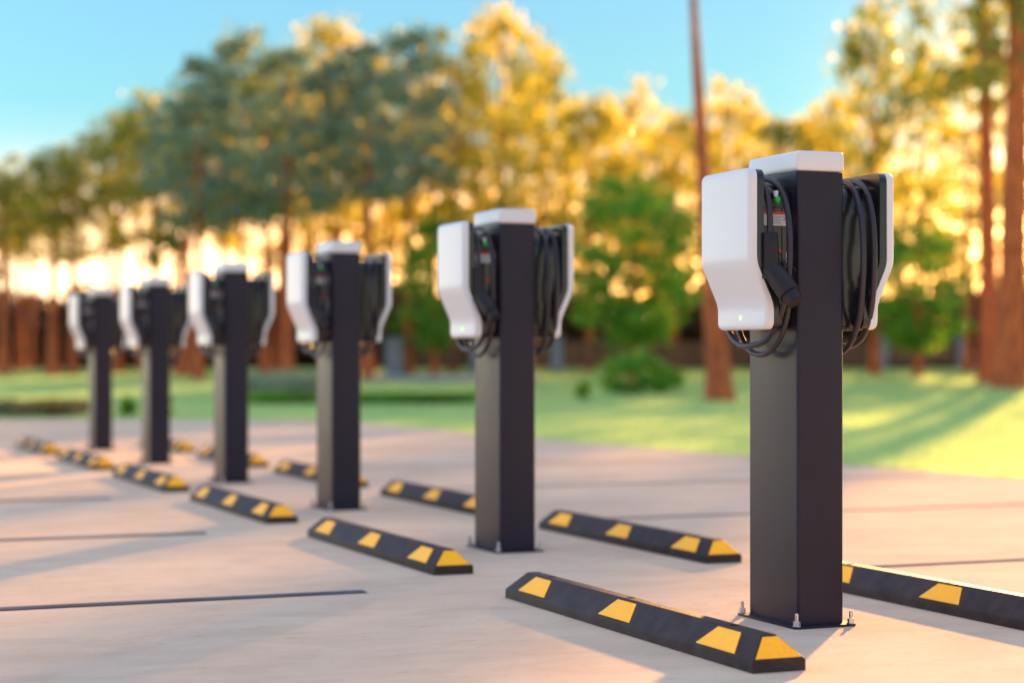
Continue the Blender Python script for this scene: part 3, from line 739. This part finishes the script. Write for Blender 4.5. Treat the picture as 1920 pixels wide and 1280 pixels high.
# dense dark understorey that closes the wood at the bottom (uncountable)
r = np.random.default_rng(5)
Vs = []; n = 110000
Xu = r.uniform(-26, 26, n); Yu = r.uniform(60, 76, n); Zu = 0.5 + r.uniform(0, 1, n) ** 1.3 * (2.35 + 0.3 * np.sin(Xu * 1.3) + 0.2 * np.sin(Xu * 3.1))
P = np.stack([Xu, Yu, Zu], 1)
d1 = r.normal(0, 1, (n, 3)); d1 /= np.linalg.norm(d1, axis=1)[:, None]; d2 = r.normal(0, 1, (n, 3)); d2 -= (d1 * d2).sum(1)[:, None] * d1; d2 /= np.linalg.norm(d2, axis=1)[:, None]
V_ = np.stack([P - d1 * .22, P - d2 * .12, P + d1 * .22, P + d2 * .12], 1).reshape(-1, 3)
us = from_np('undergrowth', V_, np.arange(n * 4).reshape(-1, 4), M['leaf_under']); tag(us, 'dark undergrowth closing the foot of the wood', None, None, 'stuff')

# ------------------------------------------------------------------- fence
fx = [740 + 152 * i for i in range(8)]
fn = empty('garden_fence', (0, 52, gz(52))); tag(fn, 'low brown boarded fence with grey pillars at the back of the lawn', 'fence')
def fdepth(px): return 50 + (px - 740) / 1100 * 8
prev = None
for i, px in enumerate(fx):
    Yf = fdepth(px); x = at(px, Yf); zb = gz(Yf) - gz(52)
    bm = bmesh.new(); w = 0.24 if i == 0 else 0.17
    box(bm, x - w, x + w, Yf - 52 - w, Yf - 52 + w, zb - 0.1, zb + 0.92, 0.02, 1); box(bm, x - w - .04, x + w + .04, Yf - 52 - w - .04, Yf - 52 + w + .04, zb + 0.921, zb + 0.98, 0.01, 1)
    from_bm('fence_pillar', bm, M['render_grey'], fn)
    if prev:
        x0, y0, z0 = prev
        bm = bmesh.new(); nb = 6
        for j in range(nb):
            zz = 0.14 + j * 0.115
            vs = []
            for (xx, yy, zg) in ((x0 + .2, y0, z0), (x - .18, Yf - 52, zb)):
                for (dy, dz) in ((-.012, 0), (.012, 0), (.012, .105), (-.012, .105)): vs.append(bm.verts.new((xx, yy + dy, zg + zz + dz)))
            for q in ((0, 1, 5, 4), (1, 2, 6, 5), (2, 3, 7, 6), (3, 0, 4, 7), (0, 3, 2, 1), (4, 5, 6, 7)): bm.faces.new([vs[k] for k in q])
        from_bm('board_panel', bm, M['fence_wood'], fn)
    prev = (x, Yf - 52, zb)

# ------------------------------------------------------------ garden plants
def shrub(name, label, cat, px, Y_, base_y, w_px, h_px, mtl, seed, group=None, nclump=26, per=120, leaf=0.06):
    x = at(px, Y_); t = empty(name, (x, Y_, gz(Y_) - 0.02)); tag(t, label, cat, group)
    hw = w_px / F * Y_ / 2; h = h_px / F * Y_
    V_, F_ = crown_np(seed, nclump, per, hw, h * 0.08, h, leaf, 'round')
    V_[:, 2] = np.maximum(V_[:, 2], 0.0)
    from_np('foliage', V_, F_, M[mtl], t)
    bm = bmesh.new(); rd = random.Random(seed)
    for _ in range(6):
        a = rd.uniform(0, 6.28); tube(bm, [Vector((0, 0, 0)), Vector((math.cos(a) * hw * .3, math.sin(a) * hw * .3, h * .4)), Vector((math.cos(a) * hw * .6, math.sin(a) * hw * .6, h * .75))], [0.02, 0.014, 0.006], 6)
    from_bm('stem', bm, M['bark'], t)
shrub('round_shrub', 'round dark green bush on the lawn in front of the fence', 'shrub', 1185, 38, 740, 115, 70, 'leaf_green', 61, 'bushes on the lawn', 24, 120)
shrub('round_shrub', 'low green bush nestled against the right side of the round bush', 'shrub', 1245, 39, 735, 80, 48, 'leaf_green', 62, 'bushes on the lawn', 16, 80)
shrub('round_shrub', 'small separate green tuft left of the round bush', 'shrub', 1095, 36, 745, 38, 28, 'leaf_green', 63, 'bushes on the lawn', 8, 40)
# planting bed with border
bed = []
for (x0, x1, yy) in ((at(452, 34), at(905, 34), 34),):
    o = band('planting_bed', x0, x1, 34.0, 37.0, 0.06, M['soil'])
def bladestuff(name, label, x0, x1, y0, y1, n, h, w, mtl, seed, lean=0.5):
    r = np.random.default_rng(seed)
    X = r.uniform(x0, x1, n); Y = r.uniform(y0, y1, n)
    Z = np.array([gz(y) for y in Y]) + 0.02
    V_, F_ = blades(n, np.stack([X, Y, Z], 1), h, w, seed, lean)
    o = from_np(name, V_, F_, M[mtl]); tag(o, label, None, None, 'stuff')
bladestuff('bed_border_grass', 'dark low border grass along the front of the planting bed', at(455, 34), at(905, 34), 33.3, 34.3, 9000, 0.16, 0.03, 'leaf_green', 71)
bladestuff('lavender_stems', 'grey green feathery stems in the planting bed left of the third largest post', at(460, 36), at(600, 36), 34.6, 36.8, 1500, 0.45, 0.02, 'leaf_grey', 72, 0.35)
bladestuff('dry_groundcover', 'dry brown ground cover at the far left corner of the slab', at(-40, 29.8), at(170, 29.8), 28.7, 31.2, 9000, 0.16, 0.02, 'leaf_dry', 73)
shrub('grass_tuft', 'small dark green tuft at the slab edge between the two smallest posts', 'plant', 238, 29.2, 780, 34, 30, 'leaf_green', 81, 'tufts along the slab edge', 14, 60, 0.05)
shrub('grass_tuft', 'dry brownish tuft at the slab edge right of the second smallest post', 'plant', 305, 29.4, 780, 40, 44, 'leaf_dry', 82, 'tufts along the slab edge', 12, 50, 0.05)

# ------------------------------------------------------------ sky and light
SUN_AZ = R(17.7); SUN_EL = R(12.0)
w = bpy.data.worlds.new('World'); sc.world = w; w.use_nodes = True; nt = w.node_tree
bg = nt.nodes['Background']
sky = nt.nodes.new('ShaderNodeTexSky'); sky.sky_type = 'NISHITA'; sky.sun_disc = False
sky.sun_elevation = SUN_EL; sky.sun_rotation = SUN_AZ; sky.air_density = 1.0; sky.dust_density = 0.3; sky.ozone_density = 4.0
# evening sky: the strong glow round the low sun is compressed and the higher sky lifted as added fill light
gam = N(nt, 'ShaderNodeGamma'); gam.inputs['Gamma'].default_value = 0.38
nt.links.new(sky.outputs[0], gam.inputs['Color'])
tcw = N(nt, 'ShaderNodeTexCoord'); sep = N(nt, 'ShaderNodeSeparateXYZ'); nt.links.new(tcw.outputs['Generated'], sep.inputs[0])
rpw = N(nt, 'ShaderNodeValToRGB'); e = rpw.color_ramp.elements
e[0].position = 0.0; e[0].color = (3.2, 2.7, 2.2, 1)
e[1].position = 0.05; e[1].color = (1.9, 1.7, 1.4, 1)
for p_, c_ in ((0.085, (0.85, 0.98, 0.92)), (0.13, (0.43, 0.84, 0.86)), (0.32, (0.40, 0.68, 1.15)), (0.60, (1.2, 1.15, 1.5)), (1.0, (3.0, 2.4, 2.1))):
    x = e.new(p_); x.color = (*c_, 1)
nt.links.new(sep.outputs['Z'], rpw.inputs['Fac'])
mw = N(nt, 'ShaderNodeVectorMath', operation='MULTIPLY'); nt.links.new(gam.outputs[0], mw.inputs[0]); nt.links.new(rpw.outputs['Color'], mw.inputs[1])
# added glow in the unseen sky left of the row, brightens covers and posts
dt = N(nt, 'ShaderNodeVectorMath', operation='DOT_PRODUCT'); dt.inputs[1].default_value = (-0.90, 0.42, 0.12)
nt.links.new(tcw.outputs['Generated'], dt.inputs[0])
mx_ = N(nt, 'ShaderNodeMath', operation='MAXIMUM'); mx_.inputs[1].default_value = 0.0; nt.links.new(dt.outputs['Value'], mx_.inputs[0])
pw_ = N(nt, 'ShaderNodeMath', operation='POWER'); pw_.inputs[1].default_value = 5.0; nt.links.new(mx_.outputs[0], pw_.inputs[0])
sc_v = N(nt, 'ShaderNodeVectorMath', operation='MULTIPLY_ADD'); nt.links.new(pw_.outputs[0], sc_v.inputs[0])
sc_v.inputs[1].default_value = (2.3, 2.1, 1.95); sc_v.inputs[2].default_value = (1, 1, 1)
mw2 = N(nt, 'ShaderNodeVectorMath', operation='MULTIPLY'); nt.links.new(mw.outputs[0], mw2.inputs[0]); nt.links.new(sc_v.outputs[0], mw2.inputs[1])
# low orange afterglow hugging the horizon, strongest towards the sun
sd = N(nt, 'ShaderNodeVectorMath', operation='DOT_PRODUCT'); sd.inputs[1].default_value = (math.sin(SUN_AZ), math.cos(SUN_AZ), 0.0)
nt.links.new(tcw.outputs['Generated'], sd.inputs[0])
sm = N(nt, 'ShaderNodeMath', operation='MAXIMUM'); sm.inputs[1].default_value = 0.0; nt.links.new(sd.outputs['Value'], sm.inputs[0])
sp = N(nt, 'ShaderNodeMath', operation='POWER'); sp.inputs[1].default_value = 12.0; nt.links.new(sm.outputs[0], sp.inputs[0])
ev = N(nt, 'ShaderNodeMapRange'); ev.interpolation_type = 'SMOOTHSTEP'
ev.inputs['From Min'].default_value = 0.115; ev.inputs['From Max'].default_value = 0.045; ev.inputs['To Min'].default_value = 0.0; ev.inputs['To Max'].default_value = 1.0
nt.links.new(sep.outputs['Z'], ev.inputs['Value'])
gl_ = N(nt, 'ShaderNodeMath', operation='MULTIPLY'); nt.links.new(sp.outputs[0], gl_.inputs[0]); nt.links.new(ev.outputs['Result'], gl_.inputs[1])
mad = N(nt, 'ShaderNodeVectorMath', operation='MULTIPLY_ADD'); nt.links.new(gl_.outputs[0], mad.inputs[0]); mad.inputs[1].default_value = (36.0, 13.5, 1.2)
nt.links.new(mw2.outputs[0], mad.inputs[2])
s3 = N(nt, 'ShaderNodeVectorMath', operation='DOT_PRODUCT'); s3.inputs[1].default_value = (math.sin(SUN_AZ) * math.cos(R(5)), math.cos(SUN_AZ) * math.cos(R(5)), math.sin(R(5)))
nt.links.new(tcw.outputs['Generated'], s3.inputs[0])
m3 = N(nt, 'ShaderNodeMath', operation='MAXIMUM'); m3.inputs[1].default_value = 0.0; nt.links.new(s3.outputs['Value'], m3.inputs[0])
p3 = N(nt, 'ShaderNodeMath', operation='POWER'); p3.inputs[1].default_value = 380.0; nt.links.new(m3.outputs[0], p3.inputs[0])
mad3 = N(nt, 'ShaderNodeVectorMath', operation='MULTIPLY_ADD'); nt.links.new(p3.outputs[0], mad3.inputs[0]); mad3.inputs[1].default_value = (20.0, 13.0, 5.0)
nt.links.new(mad.outputs[0], mad3.inputs[2])
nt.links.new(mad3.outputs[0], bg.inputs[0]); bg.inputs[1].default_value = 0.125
sl = bpy.data.lights.new('sun', 'SUN'); sl.energy = 5.0; sl.angle = R(1.4); sl.color = (1.0, 0.53, 0.17)
so = bpy.data.objects.new('sun', sl); COL.objects.link(so)
dv = Vector((math.sin(SUN_AZ) * math.cos(SUN_EL), math.cos(SUN_AZ) * math.cos(SUN_EL), math.sin(SUN_EL)))
so.rotation_euler = dv.to_track_quat('Z', 'Y').to_euler()

# ------------------------------------------------------------------ camera
cam = bpy.data.cameras.new('camera'); co = bpy.data.objects.new('camera', cam); COL.objects.link(co)
co.location = (0, 0, EYE); co.rotation_euler = (R(90), 0, 0)
cam.sensor_width = 36; cam.lens = F / 1920 * 36; cam.shift_y = 32 / 1920
cam.clip_start = 0.1; cam.clip_end = 4000
cam.dof.use_dof = True; cam.dof.focus_distance = 6.25; cam.dof.aperture_fstop = (F / 1920 * 36 / 1000) / 0.051; cam.dof.aperture_blades = 0
sc.camera = co
sc.view_settings.view_transform = 'Standard'; sc.view_settings.look = 'None'; sc.view_settings.gamma = 1; sc.view_settings.exposure = 1.85
sc.render.engine = 'CYCLES'
cy = sc.cycles
cy.max_bounces = 8; cy.transparent_max_bounces = 6; cy.diffuse_bounces = 4; cy.glossy_bounces = 4; cy.transmission_bounces = 4
cy.sample_clamp_indirect = 8; cy.use_denoising = True
